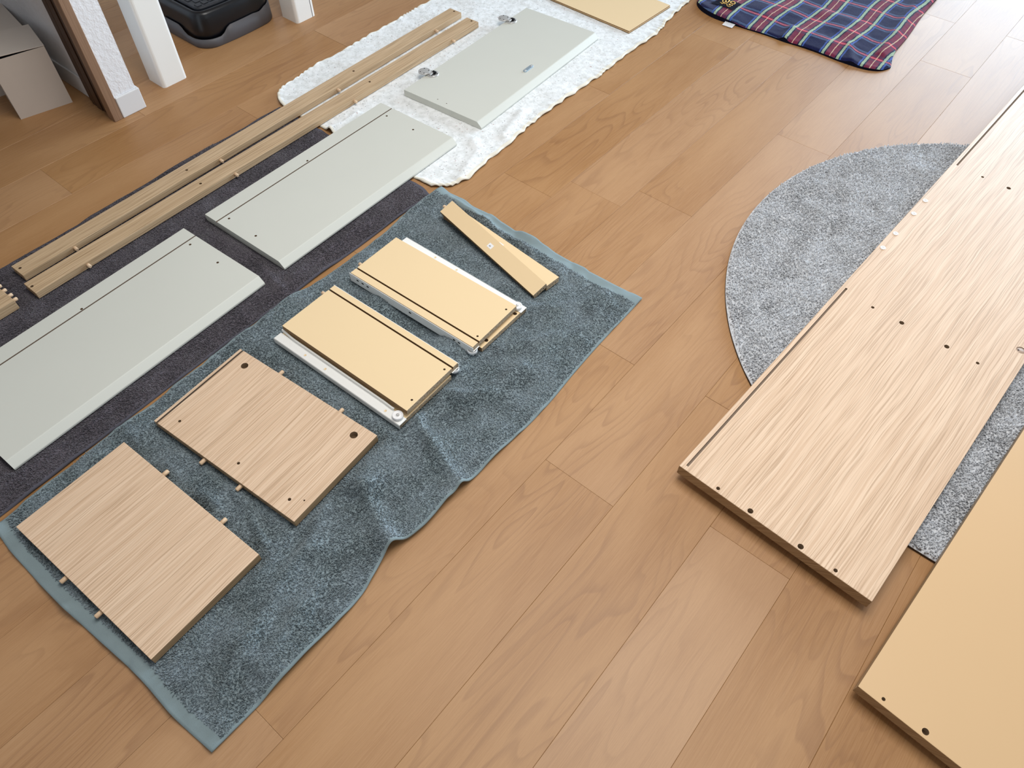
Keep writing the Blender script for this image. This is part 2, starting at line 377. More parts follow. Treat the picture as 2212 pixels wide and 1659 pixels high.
def tufts(P, h, rad, lean, rng, comb=(0, 0)):
    """three-sided bent tapered loops of pile, one per row of P"""
    n = len(P); ang = rng.uniform(0, 2 * np.pi, n); hh = h * rng.uniform(0.6, 1.15, n); rr = rad * rng.uniform(0.7, 1.2, n)
    ld = rng.uniform(0, 2 * np.pi, n); lm = lean * rng.uniform(0.3, 1.0, n)
    ox = lm * np.cos(ld) + comb[0]; oy = lm * np.sin(ld) + comb[1]
    V = np.zeros((n, 7, 3))
    for k in range(3):
        a = ang + k * 2 * np.pi / 3
        V[:, k, 0] = P[:, 0] + rr * np.cos(a); V[:, k, 1] = P[:, 1] + rr * np.sin(a); V[:, k, 2] = P[:, 2]
        V[:, 3 + k, 0] = P[:, 0] + ox * 0.5 + rr * 0.95 * np.cos(a + 0.4); V[:, 3 + k, 1] = P[:, 1] + oy * 0.5 + rr * 0.95 * np.sin(a + 0.4); V[:, 3 + k, 2] = P[:, 2] + hh * 0.65
    V[:, 6, 0] = P[:, 0] + ox; V[:, 6, 1] = P[:, 1] + oy; V[:, 6, 2] = P[:, 2] + hh
    b = (np.arange(n) * 7)[:, None]
    tris = np.array([[0, 1, 4], [0, 4, 3], [1, 2, 5], [1, 5, 4], [2, 0, 3], [2, 3, 5], [3, 4, 6], [4, 5, 6], [5, 3, 6]])
    return V.reshape(-1, 3), (b[:, None, :] + tris[None]).reshape(-1, 3)

# ============================================================ THE ROOM
bm = bmesh.new(); add_box(bm, -1.6, -1.4, -0.04, 4.6, 4.2, -0.0125)
floor = tag(from_bm('floor', bm, M['subfloor']), kind='structure')
PL, PW = 0.905, 0.1506
bm = bmesh.new(); g = 0.00012
add_box(bm, g, g, -0.012, PL - g, PW - g, 0.0, bev=0.0004)
plank_me = bpy.data.meshes.new('plank'); bmesh.ops.recalc_face_normals(bm, faces=bm.faces); bm.to_mesh(plank_me); bm.free(); plank_me.materials.append(M['floor'])
JX = {-1: 0.669, 0: 0.907, 1: 0.592, 2: 0.882, 3: 1.350, 4: 1.270, 5: 1.190, 6: 1.652, 10: 0.938, 11: 0.445, 12: 0.75, 13: 0.15, -2: 0.95, -3: 0.85}
for k in range(-8, 20):
    x0 = JX.get(k, (k * 0.371 + 5) % PL) % PL - 2 * PL
    for i in range(7):
        x = x0 + i * PL
        if x < -1.6 or x > 3.7: continue
        p = bpy.data.objects.new('plank', plank_me); COL.objects.link(p); p.parent = floor
        p.location = (x, 0.1005 + k * PW, random.uniform(-0.00015, 0.00015))

bm = bmesh.new(); add_box(bm, 0.706, 1.946, 0, 0.771, 3.9, 2.45)
wall_stub = tag(from_bm('wall_middle', bm, M['plaster']), kind='structure')
bm = bmesh.new()
prof = [(0.7, 0.0), (0.7, 0.052), (0.702, 0.057), (0.706, 0.058)]
add_box(bm, 0.7065, 1.940, 0, 0.7775, 1.9458, 0.058, bev=0.0022, seg=2)
add_box(bm, 0.7714, 1.9462, 0, 0.7775, 3.41, 0.058, bev=0.002, seg=2)
tag(from_bm('baseboard_middle', bm, M['white_trim']), kind='structure')
bm = bmesh.new(); add_box(bm, 0.7005, 2.09, 0, 0.7057, 3.9, 0.058, bev=0.002, seg=2)
tag(from_bm('baseboard_hall', bm, M['white_trim']), kind='structure')
# sliding-door casing: light face board, then the dark stepped jamb behind it
bm = bmesh.new(); add_box(bm, 0.681, 1.941, 0, 0.7057, 1.972, 2.05, bev=0.0012)
case = tag(from_bm('trim_1', bm, M['brown_wood']), kind='structure')
bm = bmesh.new()
for x, a, b in ((0.690, 1.9725, 2.008), (0.6935, 2.008, 2.014), (0.6885, 2.014, 2.040), (0.6945, 2.040, 2.048), (0.6905, 2.048, 2.066), (0.6960, 2.066, 2.088)):
    add_box(bm, x, a, 0, 0.7056, b, 2.05, bev=0.0008)
from_bm('jamb', bm, M['dark_wood'], case)
# the rest of the hall doorway (out of frame: it is what keeps the hall dark)
bm = bmesh.new(); add_box(bm, -1.5, 1.946, 0, -0.16, 2.05, 2.45); add_box(bm, -0.16, 1.946, 2.07, 0.7055, 2.05, 2.45)
tag(from_bm('wall_left', bm, M['plaster']), kind='structure')
bm = bmesh.new(); add_box(bm, -1.5, 3.90, 0, 0.771, 4.0, 2.45); add_box(bm, -1.6, 1.95, 0, -1.5, 4.0, 2.45)
tag(from_bm('wall_back', bm, M['plaster']), kind='structure')
bm = bmesh.new(); add_box(bm, -1.6, 1.946, 2.45, 0.771, 4.0, 2.5)
tag(from_bm('ceiling', bm, M['plaster']), kind='structure')
bm = bmesh.new(); add_box(bm, 0.7712, 3.42, 0, 2.3, 3.5, 2.45)
tag(from_bm('wall_right', bm, M['plaster']), kind='structure')  # unseen wall behind the table, added to darken the floor under it

# ============================================================ WHITE TABLE (two legs in view)
tab = tag(empty('white_table', (1.14, 2.3, 0)), 'white painted wooden table, only its two square front legs in view', 'table')
def table_leg(x0, y0, sx, sy, groove=False):
    bm = bmesh.new(); add_box(bm, x0, y0, 0, x0 + sx, y0 + sy, 0.68)
    es = [e for e in bm.edges if abs(e.verts[0].co.z - e.verts[1].co.z) > 0.5]
    bmesh.ops.bevel(bm, geom=es, offset=0.009, segments=4, affect='EDGES', profile=0.5)
    bmesh.ops.translate(bm, vec=(-1.14, -2.3, 0), verts=bm.verts)
    o = from_bm('leg', bm, M['white_paint'], tab)
    if groove: 
        bm = bmesh.new(); add_box(bm, x0 + sx - 0.0135 - 1.14, y0 - 0.001 - 2.3, 0.0, x0 + sx - 0.0115 - 1.14, y0 + 0.004 - 2.3, 0.68); 
        me = bpy.data.meshes.new('c'); cut(o, [(bm, M['gap_dark'])])
table_leg(0.861, 1.981, 0.078, 0.078); table_leg(1.343, 1.976, 0.074, 0.078, True)
table_leg(0.861, 3.20, 0.078, 0.078); table_leg(1.343, 3.20, 0.078, 0.078)
bm = bmesh.new(); add_box(bm, -0.345, -0.44, 0.68, 0.345, 1.05, 0.715, bev=0.004, seg=2); from_bm('tabletop', bm, M['white_paint'], tab)  # out-of-view top, its overhang enlarged to shade the floor beneath
bm = bmesh.new()
add_box(bm, -0.195, -0.30, 0.60, 0.195, -0.28, 0.6795, bev=0.002); from_bm('apron', bm, M['white_paint'], tab)

# ============================================================ LITTER BOX
lb = tag(empty('litter_box', (1.194, 2.24, 0)), 'black plastic litter box with a dark grey tray base, under the white table', 'litter box')
def rrect(hx, hy, rad, bow, n=10):
    pts = []
    for cx, cy, a0 in ((hx - rad, -hy + rad, -90), (hx - rad, hy - rad, 0), (-hx + rad, hy - rad, 90), (-hx + rad, -hy + rad, 180)):
        for i in range(n + 1):
            a = math.radians(a0 + 90 * i / n); pts.append((cx + rad * math.cos(a), cy + rad * math.sin(a)))
    out = []
    for i, p in enumerate(pts):      # subdivide long sides and bow the front
        q = pts[(i + 1) % len(pts)]; L = math.dist(p, q); m = max(1, int(L / 0.012))
        for j in range(m):
            x, y = p[0] + (q[0] - p[0]) * j / m, p[1] + (q[1] - p[1]) * j / m
            if y < 0: y -= bow * (1 - (x / hx) ** 2) * min(1, -y / hy)
            out.append((x, y))
    return out
def loft(bm, rings, cap=True, smooth=True):
    vs = [[bm.verts.new(p) for p in rg] for rg in rings]; n = len(vs[0])
    for k in range(len(vs) - 1):
        for i in range(n):
            f = bm.faces.new((vs[k][i], vs[k][(i + 1) % n], vs[k + 1][(i + 1) % n], vs[k + 1][i])); f.smooth = smooth
    if cap: bm.faces.new(vs[-1]); bm.faces.new(vs[0][::-1])
HX, HY = 0.139, 0.185
def ring(ins, z, rad=0.05, bow=0.010):
    return [(x, y, z) for x, y in rrect(HX - ins, HY - ins, max(0.012, rad - ins), bow)]
bm = bmesh.new()
loft(bm, [ring(0.009, 0.004), ring(0.007, 0.05), ring(0.010, 0.080), ring(0.013, 0.092), ring(0.018, 0.0985), ring(0.026, 0.1005), ring(0.030, 0.0990), ring(0.0315, 0.0940)])
from_bm('tub', bm, M['blackplast'], lb)
bm = bmesh.new(); loft(bm, [ring(0.0335, 0.0935, 0.05), ring(0.0335, 0.1035, 0.05), ring(0.036, 0.1055, 0.05)]); lid = from_bm('lid', bm, M['blackplast2'], lb)
bm = bmesh.new()
for i in range(9):
    for j in range(12):
        x = -0.088 + 0.022 * i + (0.011 if j % 2 else 0); y = -0.135 + 0.0235 * j
        if abs(x) < 0.094: add_box(bm, x - 0.0085, y - 0.0085, 0.1054, x + 0.0085, y + 0.0085, 0.1072, bev=0.0008)
o = tag(from_bm('raised_grip_pattern', bm, M['blackplast2'], lid), kind='stuff')
# grey base with a stepped top edge
pts = rrect(HX, HY, 0.05, 0.010)
def base_h(x, y):
    if y > 0.02: return 0.004
    if x < -HX + 0.06 and y > -0.09: h = 0.047
    elif x < -0.055: h = 0.026
    elif x < 0.070: h = 0.048
    elif x < 0.085: h = 0.040
    else: h = 0.052
    return h
hs = np.array([base_h(*p) for p in pts])
hs = np.convolve(np.r_[hs[-1:], hs, hs[:1]], [0.25, 0.5, 0.25], 'valid')
bm = bmesh.new(); n = len(pts)
A = [bm.verts.new((x * 0.985, y * 0.985, 0)) for x, y in pts]; B = [bm.verts.new((x, y, 0.004)) for x, y in pts]
C = [bm.verts.new((x * 0.995, y * 0.995, max(h, 0.006))) for (x, y), h in zip(pts, hs)]; D = [bm.verts.new((x * 0.975, y * 0.98, max(h, 0.006))) for (x, y), h in zip(pts, hs)]
for a, b in ((A, B), (B, C), (C, D)):
    for i in range(n):
        f = bm.faces.new((a[i], a[(i + 1) % n], b[(i + 1) % n], b[i])); f.smooth = a is not B or True
from_bm('tray', bm, M['greyplast'], lb)

# ============================================================ STORAGE BOXES in the hall
def storage_box(name, loc, rz, W, D, H, label, tilt):
    b = tag(empty(name, loc, math.radians(rz)), label, 'box', 'matte white boxes in the hall')
    bm = bmesh.new(); t = 0.002
    add_box(bm, 0, 0, 0, W, t, H); add_box(bm, 0, D - t, 0, W, D, H); add_box(bm, 0, t, 0, t, D - t, H); add_box(bm, W - t, t, 0, W, D - t, H); add_box(bm, t, t, 0, W - t, D - t, t)
    from_bm('carton', bm, M['cardw'], b)
    bm = bmesh.new(); add_box(bm, t, t, H - 0.012, W - t, D - t, H - 0.010); from_bm('lid_gap_shade', bm, M['gap_dark'], b)  # dark sheet that paints the shade inside the lid gap
    bm = bmesh.new(); add_box(bm, 0, 0, 0, W + 0.001, D, 0.002, bev=0.0006)
    l = from_bm('lid', bm, M['cardw'], b); l.location = (0, 0, H + 0.0005 + W * math.tan(math.radians(tilt))); l.rotation_euler = (math.radians(0.4), math.radians(tilt), 0)
storage_box('storage_box', (0.525, 2.146, 0), -12.6, 0.1375, 0.134, 0.160, 'matte white cardboard box with a slightly lifted lid, nearest in the hall', 3.0)
storage_box('storage_box', (0.505, 2.300, 0), -9.0, 0.178, 0.25, 0.150, 'second white box, behind the one with the slightly lifted lid', 0.3)

# ============================================================ RECTS that press the cloths flat: (x, y, angle, length, width)
R_A = (-0.078, 0.631, 2.8, 0.212, 0.363); R_B = (0.209, 0.643, 4.95, 0.213, 0.361)
R_C1 = (0.463, 0.650, 1.9, 0.152, 0.343); R_D1 = (0.705, 0.655, 1.0, 0.1435, 0.343)
R_E1 = (0.925, 0.660, -5.2, 0.039, 0.334); R_E2 = (0.889, 0.668, -10.6, 0.039, 0.33)
R_G1 = (-0.0411, 1.1161, 2.7, 0.588, 0.271); R_G2 = (0.6028, 1.1461, 1.85, 0.588, 0.271); R_G3 = (1.2845, 1.1625, 3.5, 0.583, 0.271)
R_R1 = (0.218, 1.550, 2.06, 1.477, 0.0465); R_R2 = (0.208, 1.479, 1.71, 1.477, 0.0465)
R_P = (0.694, -0.1644, -2.79, 1.85, 0.364); R_F = (0.5348, -0.5641, -4.05, 1.85, 0.364)
R_K = (1.957, 1.147, -2.0, 0.2225, 0.345); R_T = (-0.12, 1.476, 1.7, 0.288, 0.092)
def rect_d(X, Y, rc):
    x, y, a, L, Wd = rc; a = math.radians(a); c, s = math.cos(a), math.sin(a)
    dx, dy = X - x, Y - y; u = dx * c + dy * s; v = -dx * s + dy * c
    ox = np.maximum(np.maximum(-u, u - L), 0); oy = np.maximum(np.maximum(-v, v - Wd), 0)
    return np.hypot(ox, oy) - np.minimum(np.minimum(np.minimum(u, L - u), np.minimum(v, Wd - v)).clip(0), 1.0)
def press(X, Y, rects, w=0.022):
    f = np.ones(X.shape)
    for rc in rects: f = np.minimum(f, np.clip(rect_d(X, Y, rc) / w, 0, 1))
    return f * f * (3 - 2 * f)

# ============================================================ TEAL TOWEL
tb = [(-0.099, 0.464), (-0.015, 0.464), (0.057, 0.465), (0.140, 0.466), (0.187, 0.467), (0.241, 0.480), (0.271, 0.492), (0.291, 0.492), (0.319, 0.476), (0.37, 0.475), (0.410, 0.481), (0.437, 0.475), (0.569, 0.475), (0.632, 0.472), (0.722, 0.475), (0.758, 0.480), (0.874, 0.487), (1.043, 0.491)]
tt_ = [(-0.118, 1.040), (0.005, 1.051), (0.121, 1.049), (0.231, 1.060), (0.44, 1.068), (0.592, 1.064), (0.776, 1.064), (0.94, 1.075), (1.032, 1.071)]
tl = [(-0.099, 0.464), (-0.107, 0.547), (-0.105, 0.60), (-0.107, 0.657), (-0.115, 0.743), (-0.122, 0.825), (-0.125, 0.894), (-0.126, 0.96), (-0.126, 1.008), (-0.118, 1.040)]
tr = [(1.043, 0.491), (1.037, 0.62), (1.036, 0.75), (1.034, 0.858), (1.030, 0.96), (1.032, 1.071)]
TEAL_R = [R_A, R_B, R_C1, R_D1, R_E1, R_E2]
def teal_h(X, Y, e=None):
    f = press(X, Y, TEAL_R)
    z = 0.0045 + 0.0012 * (fbm(X * 60, Y * 60, 3) - 0.5)
    fold = 0.011 * sm(seg_d(X, Y, [(0.500, 0.640), (0.468, 0.56), (0.446, 0.470)]), 0.013)
    fold += 0.009 * sm(seg_d(X, Y, [(0.565, 0.66), (0.60, 0.585), (0.72, 0.56)]), 0.016)
    fold += 0.012 * sm(seg_d(X, Y, [(0.288, 0.482), (0.300, 0.53), (0.33, 0.60)]), 0.017)
    fold += 0.007 * sm(seg_d(X, Y, [(0.345, 0.60), (0.30, 0.66), (0.20, 0.585)]), 0.020)
    fold += 0.006 * sm(seg_d(X, Y, [(0.20, 0.60), (0.08, 0.56), (-0.04, 0.52)]), 0.014)
    fold += 0.005 * sm(seg_d(X, Y, [(0.16, 0.53), (0.02, 0.50)]), 0.012)
    fold += 0.006 * sm(seg_d(X, Y, [(0.86, 0.66), (0.90, 0.60), (1.0, 0.56)]), 0.014)
    fold += 0.006 * sm(seg_d(X, Y, [(0.74, 0.63), (0.84, 0.55), (0.98, 0.53)]), 0.013)
    fold += 0.006 * sm(seg_d(X, Y, [(0.58, 0.615), (0.66, 0.54), (0.86, 0.515)]), 0.013)
    fold += 0.006 * sm(seg_d(X, Y, [(0.235, 0.90), (0.195, 0.78), (0.155, 0.66)]), 0.010)
    fold += 0.007 * sm(seg_d(X, Y, [(1.01, 1.03), (1.005, 0.90), (0.995, 0.76)]), 0.010)
    n1 = fbm(X * 7 + Y * 5, Y * 13 - X * 3, 11, 2); n2 = fbm(X * 16 - Y * 6, Y * 24 + X * 10, 21, 2)
    fold = fold * 1.7 + 0.018 * np.clip(n1 - 0.42, 0, 1) * 2 + 0.007 * np.clip(n2 - 0.45, 0, 1) * 2
    z = z + f * fold
    lift = 0.010 * sm(np.hypot(X - 0.281, Y - 0.492), 0.028) + 0.006 * sm(np.hypot(X - 0.412, Y - 0.481), 0.02)
    return z + lift
def towel(name, label, b, t_, l, rr, hf, rects, mt, mf, hem_u, hem_v, step, spacing, th, trad, rng, cat='towel'):
    Lx = abs(b[-1][0] - b[0][0]); Ly = abs(l[-1][1] - l[0][1]); nu, nv = int(Lx / step), int(Ly / step)
    V, F, X, Y, Z = grid_cloth(b, t_, l, rr, nu, nv, hf)
    ng = (nu - 1) * (nv - 1); j, i = np.divmod(np.arange(ng), nu - 1)
    hu0, hu1 = int(hem_u[0] / step), int(hem_u[1] / step); hv = int(hem_v / step)
    hem = (i < hu0) | (i >= nu - 1 - hu1) | (j < hv) | (j >= nv - 1 - hv)
    hem = np.r_[hem, np.ones(len(F) - ng, bool)]
    me = np_mesh(name, V, F[~hem]); 
    o = tag(mesh_obj(name, me, mt, smooth=True), label, cat)
    h = mesh_obj('hem', np_mesh('hem', V, F[hem]), mf, o, smooth=True)
    # terry loops
    n = int(Lx * Ly / spacing ** 2); U = rng.uniform(0, 1, n) * (nu - 1); W_ = rng.uniform(0, 1, n) * (nv - 1)
    ok = (U > hu0) & (U < nu - 1 - hu1 - 0.01) & (W_ > hv) & (W_ < nv - 1 - hv - 0.01); U, W_ = U[ok], W_[ok]
    iu, iv = U.astype(int), W_.astype(int); fu, fv = U - iu, W_ - iv
    def bi(G): return (G[iv, iu] * (1 - fu) + G[iv, iu + 1] * fu) * (1 - fv) + (G[iv + 1, iu] * (1 - fu) + G[iv + 1, iu + 1] * fu) * fv
    P = np.c_[bi(X), bi(Y), bi(Z) - 0.0004]
    keep = np.ones(len(P), bool)
    for rc in rects: keep &= rect_d(P[:, 0], P[:, 1], rc) > -0.006
    P = P[keep]
    cx = (vnoise(P[:, 0] * 22, P[:, 1] * 22, 5) - 0.5) * th * 1.6; cy = (vnoise(P[:, 0] * 22, P[:, 1] * 22, 6) - 0.5) * th * 1.6
    V2, F2 = tufts(P, th, trad, th * 0.8, rng, (cx, cy))
    p = tag(mesh_obj('terry_pile', np_mesh('terry_pile', V2, F2), mt, o, smooth=True), kind='stuff')
    return o
towel('bath_towel', 'teal grey terry bath towel under the two oak shelves and the drawer parts', tb, tt_, tl, tr, teal_h, TEAL_R, M['teal'], M['teal_flat'], (0.021, 0.027), 0.0065, 0.004, 0.0023, 0.0036, 0.0010, RNG)

# ============================================================ CHARCOAL TOWEL
db = [(-0.15, 1.052), (-0.106, 1.053), (0.10, 1.062), (0.228, 1.068), (0.473, 1.078), (0.670, 1.080), (0.805, 1.080), (0.959, 1.087), (1.003, 1.083)]
dt_ = [(-0.15, 1.625), (0.199, 1.636), (0.38, 1.637), (0.699, 1.651), (0.984, 1.657), (1.008, 1.655)]
dl = [(-0.15, 1.052), (-0.152, 1.3), (-0.15, 1.625)]
dr = [(1.003, 1.083), (1.014, 1.10), (1.012, 1.156), (1.010, 1.457), (1.010, 1.504), (1.008, 1.655)]
DARK_R = [R_G1, R_G2, R_R1, R_R2, R_T]
def dark_h(X, Y, e=None):
    f = press(X, Y, DARK_R, 0.016)
    z = 0.0035 + 0.001 * (fbm(X * 60, Y * 60, 33) - 0.5)
    fold = 0.006 * sm(seg_d(X, Y, [(-0.10, 1.10), (0.10, 1.105), (0.22, 1.13)]), 0.008) + 0.006 * sm(seg_d(X, Y, [(0.56, 1.10), (0.585, 1.25), (0.56, 1.42)]), 0.009)
    fold += 0.006 * sm(seg_d(X, Y, [(0.60, 1.115), (0.78, 1.125), (0.90, 1.12)]), 0.009)
    fold += 0.010 * np.clip(fbm(X * 9, Y * 16, 41, 2) - 0.45, 0, 1) * 1.6
    return z + f * fold
towel('bath_towel', 'charcoal grey terry bath towel under the grey fronts and oak rails', db, dt_, dl, dr, dark_h, DARK_R, M['dark'], M['dark_flat'], (0.02, 0.008), 0.005, 0.004, 0.0023, 0.0034, 0.0010, RNG)

# ============================================================ WHITE FLEECE BLANKET
def scallop(pts, amp, wl, seed, n=260):
    q = poly_eval(pts, n, 1); d = np.gradient(q, axis=0); nn = np.c_[-d[:, 1], d[:, 0]] / (np.hypot(*d.T)[:, None] + 1e-9)
    s = np.r_[0, np.cumsum(np.hypot(*np.diff(q, axis=0).T))]; rg = np.random.default_rng(seed)
    ph = np.cumsum(rg.uniform(0.6, 1.4, n)) * (s[-1] / n) * 2 * np.pi / wl
    env = np.minimum(1, np.minimum(np.arange(n), n - 1 - np.arange(n)) / 6)
    return [tuple(p) for p in q + nn * (amp * (np.abs(np.sin(ph / 2)) - 0.5) * 1.4 * env * rg.uniform(0.5, 1.2, n))[:, None]]
def poly_raw(pts, n, smooth=1):
    p = np.array(pts, float); s = np.r_[0, np.cumsum(np.hypot(*np.diff(p, axis=0).T))]; s /= s[-1]; u = np.linspace(0, 1, n)
    return np.c_[np.interp(u, s, p[:, 0]), np.interp(u, s, p[:, 1])]
wb = [(1.028, 1.103), (1.038, 1.080), (1.053, 1.067), (1.075, 1.055), (1.132, 1.050), (1.175, 1.060), (1.227, 1.067), (1.268, 1.062), (1.350, 1.075), (1.424, 1.081), (1.526, 1.080), (1.592, 1.081), (1.716, 1.077), (1.865, 1.086), (2.021, 1.080), (2.087, 1.097), (2.20, 1.112), (2.35, 1.122), (3.0, 1.135)]
wt = [(1.105, 1.727), (1.166, 1.740), (1.228, 1.744), (1.328, 1.740), (1.429, 1.752), (1.522, 1.748), (1.640, 1.760), (1.726, 1.755), (2.2, 1.77), (3.0, 1.78)]
wl_ = [(1.028, 1.103), (1.026, 1.15), (1.022, 1.30), (1.018, 1.458), (1.023, 1.509), (1.017, 1.584), (1.012, 1.652), (1.033, 1.700), (1.065, 1.724), (1.105, 1.727)]
wr = [(3.0, 1.135), (3.0, 1.78)]
wb, wt = scallop(wb, 0.0050, 0.060, 1), scallop(wt, -0.0022, 0.07, 2)
FL_R = [R_R1, R_R2, (R_G2[0], R_G2[1], R_G2[2], R_G2[3], R_G2[4]), R_G3, R_K]
def fleece_h(X, Y, e):
    f = press(X, Y, FL_R, 0.03)
    z = 0.0052 + 0.0016 * (fbm(X * 45, Y * 45, 51) - 0.5)
    fold = 0.012 * np.clip(fbm(X * 6, Y * 9, 61, 2) - 0.5, 0, 1) + 0.004 * np.clip(fbm(X * 22, Y * 20, 71, 2) - 0.5, 0, 1)
    fold += 0.006 * sm(seg_d(X, Y, [(1.10, 1.07), (1.215, 1.11), (1.235, 1.15)]), 0.016) + 0.007 * sm(seg_d(X, Y, [(1.30, 1.10), (1.36, 1.115), (1.42, 1.13)]), 0.014) + 0.014 * sm(seg_d(X, Y, [(1.022, 1.463), (1.06, 1.455), (1.12, 1.46)]), 0.011)
    edge = np.exp(-(e * 0.004 / 0.016) ** 2)
    fold += edge * 0.004 * np.abs(np.sin(X * 68 + 3 * vnoise(X * 9, Y * 9, 9) * 6))
    return z + f * fold
_pe = poly_eval
V, F, X, Y, Z = grid_cloth(wb, wt, wl_, wr, 500, 165, fleece_h)
ng = 499 * 164; j, i = np.divmod(np.arange(ng), 499); hem = (i < 2) | (j < 2) | (j >= 162) | (i >= 497); hem = np.r_[hem, np.ones(len(F) - ng, bool)]
blanket = tag(mesh_obj('fleece_blanket', np_mesh('fleece_blanket', V, F[~hem]), M['fleece'], smooth=True), 'white fleece blanket with tiny coloured specks and a scalloped edge', 'blanket')
mesh_obj('stitched_edge', np_mesh('stitched_edge', V, F[hem]), M['fleece_hem'], blanket, smooth=True)

# ============================================================ PLAID BLANKET
pb = [(2.2, 0.99)]
p_left = [(2.300, 0.452), (2.262, 0.463), (2.240, 0.508), (2.235, 0.593), (2.240, 0.65), (2.238, 0.716), (2.231, 0.760), (2.233, 0.822), (2.224, 0.905), (2.221, 0.960), (2.219, 1.002), (2.232, 1.053), (2.262, 1.094), (2.310, 1.108)]
p_bot = [(2.300, 0.452), (2.33, 0.462), (2.364, 0.475), (2.41, 0.480), (2.459, 0.478), (2.560, 0.487), (2.666, 0.499), (2.784, 0.503), (3.25, 0.52)]
p_top = [(2.310, 1.108), (2.6, 1.114), (3.25, 1.122)]
p_right = [(3.25, 0.52), (3.25, 1.122)]
def plaid_h(X, Y, e):
    z = 0.0085 + 0.0014 * (fbm(X * 50, Y * 50, 81) - 0.5)
    z = z + 0.020 * np.clip(fbm(X * 9 + 3, Y * 6, 91, 2) - 0.45, 0, 1) + 0.010 * sm(seg_d(X, Y, [(2.23, 0.765), (2.30, 0.775)]), 0.013)
    z = z + 0.010 * sm(seg_d(X, Y, [(2.34, 0.50), (2.6, 0.53), (2.9, 0.55)]), 0.018) + 0.006 * sm(seg_d(X, Y, [(2.23, 0.545), (2.33, 0.60)]), 0.014)
    return z - 0.004 * np.exp(-(e / 1.5) ** 2)
V, F, X, Y, Z = grid_cloth(p_bot, p_top, p_left, p_right, 260, 180, plaid_h)
V[-(2 * 260 + 2 * 180 - 4):, 2] = 0.0008
ng = 259 * 179; skirt = np.r_[np.zeros(ng, bool), np.ones(len(F) - ng, bool)]
me = np_mesh('plaid_blanket', V, F[~skirt])
at = me.attributes.new('weave', 'FLOAT_VECTOR', 'POINT')
W3 = V.copy(); W3[:, 1] += 0.004 * np.sin(V[:, 0] * 21) ; W3[:, 0] += 0.004 * np.sin(V[:, 1] * 26 + 1) + 0.012 * (V[:, 1] - 0.74) * 0; W3[:, 2] = 0
at.data.foreach_set('vector', W3[:len(me.vertices)].astype(np.float32).ravel())
pbk = tag(mesh_obj('plaid_blanket', me, M['plaid'], smooth=True), 'navy and red tartan fleece blanket with an embroidered corner patch', 'blanket')
mesh_obj('dark_skirt', np_mesh('dark_skirt', V, F[skirt]), M['navy'], pbk)  # dark navy skirt from the blanket rim down to the floor
bm = bmesh.new()
vs = []
corner = [(2.2705, 0.966), (2.325, 0.964), (2.333, 1.030), (2.272, 1.047)]
for jx in range(9):
    row = []
    for jy in range(9):
        u, v = jx / 8, jy / 8
        x = (corner[0][0] * (1 - u) + corner[1][0] * u) * (1 - v) + (corner[3][0] * (1 - u) + corner[2][0] * u) * v
        y = (corner[0][1] * (1 - u) + corner[1][1] * u) * (1 - v) + (corner[3][1] * (1 - u) + corner[2][1] * u) * v
        z = float(plaid_h(np.array([x]), np.array([y]), np.array([9.0]))[0]) + 0.0022
        row.append(bm.verts.new((x, y, z)))
    vs.append(row)
for a in range(8):
    for b in range(8): bm.faces.new((vs[a][b], vs[a + 1][b], vs[a + 1][b + 1], vs[a][b + 1])).smooth = True
patch = from_bm('corner_patch', bm, M['navy'], pbk)
STROKES = [[(2.3089, 1.012), (2.303, 1.0099), (2.2979, 1.0102), (2.2957, 1.0129), (2.297, 1.0169), (2.3015, 1.0207), (2.3074, 1.0228), (2.3125, 1.0225), (2.3148, 1.0199), (2.3134, 1.0158), (2.3089, 1.012)],
 [(2.3229, 1.021), (2.3209, 1.0129), (2.3199, 1.005), (2.3102, 1.0036), (2.3004, 1.0021), (2.301, 1.0079)],
 [(2.3055, 0.9949), (2.3144, 0.9973), (2.3198, 0.9948), (2.3203, 0.9878), (2.3143, 0.9821), (2.3058, 0.9805), (2.3029, 0.9852)],
 [(2.3144, 0.9973), (2.3072, 0.9968), (2.3034, 0.991), (2.3051, 0.9865)],
 [(2.2903, 1.023), (2.2885, 1.0174), (2.2832, 1.0134), (2.2861, 1.0113), (2.2915, 1.0126), (2.2883, 1.0062), (2.2916, 1.0035), (2.2899, 0.9979), (2.2833, 0.9955), (2.2793, 0.9901), (2.2802, 0.9851), (2.2848, 0.9823)],
 [(2.2932, 0.9953), (2.2962, 0.9906), (2.2877, 0.9903), (2.2939, 0.9856), (2.2963, 0.9815), (2.2905, 0.9819)]]
bm = bmesh.new()
for k, st in enumerate(STROKES):
    for (ax, ay), (bx, by) in zip(st[:-1], st[1:]):
        za, zb = (float(plaid_h(np.array([q[0]]), np.array([q[1]]), np.array([9.0]))[0]) + 0.0028 for q in ((ax, ay), (bx, by)))
        add_cyl(bm, (ax, ay, za), (bx, by, zb), 0.0017 if k < 4 else 0.0011, n=6)
from_bm('embroidery', bm, M['thread'], patch)
bm = bmesh.new(); add_box(bm, -0.019, -0.017, 0, 0.019, 0.017, 0.0006)
lab = from_bm('care_label', bm, M['paper'], pbk); lab.location = (2.219, 0.943, 0.0035); lab.rotation_euler = (0, math.radians(-5), math.radians(3))
bm = bmesh.new()
for k in range(4): add_box(bm, -0.016 + k * 0.006, -0.012, 0.0006, -0.0146 + k * 0.006, 0.012 - (k % 2) * 0.006, 0.0008)
from_bm('faint_print', bm, plain('faint_grey_print', (196, 200, 206), 0.8), lab)

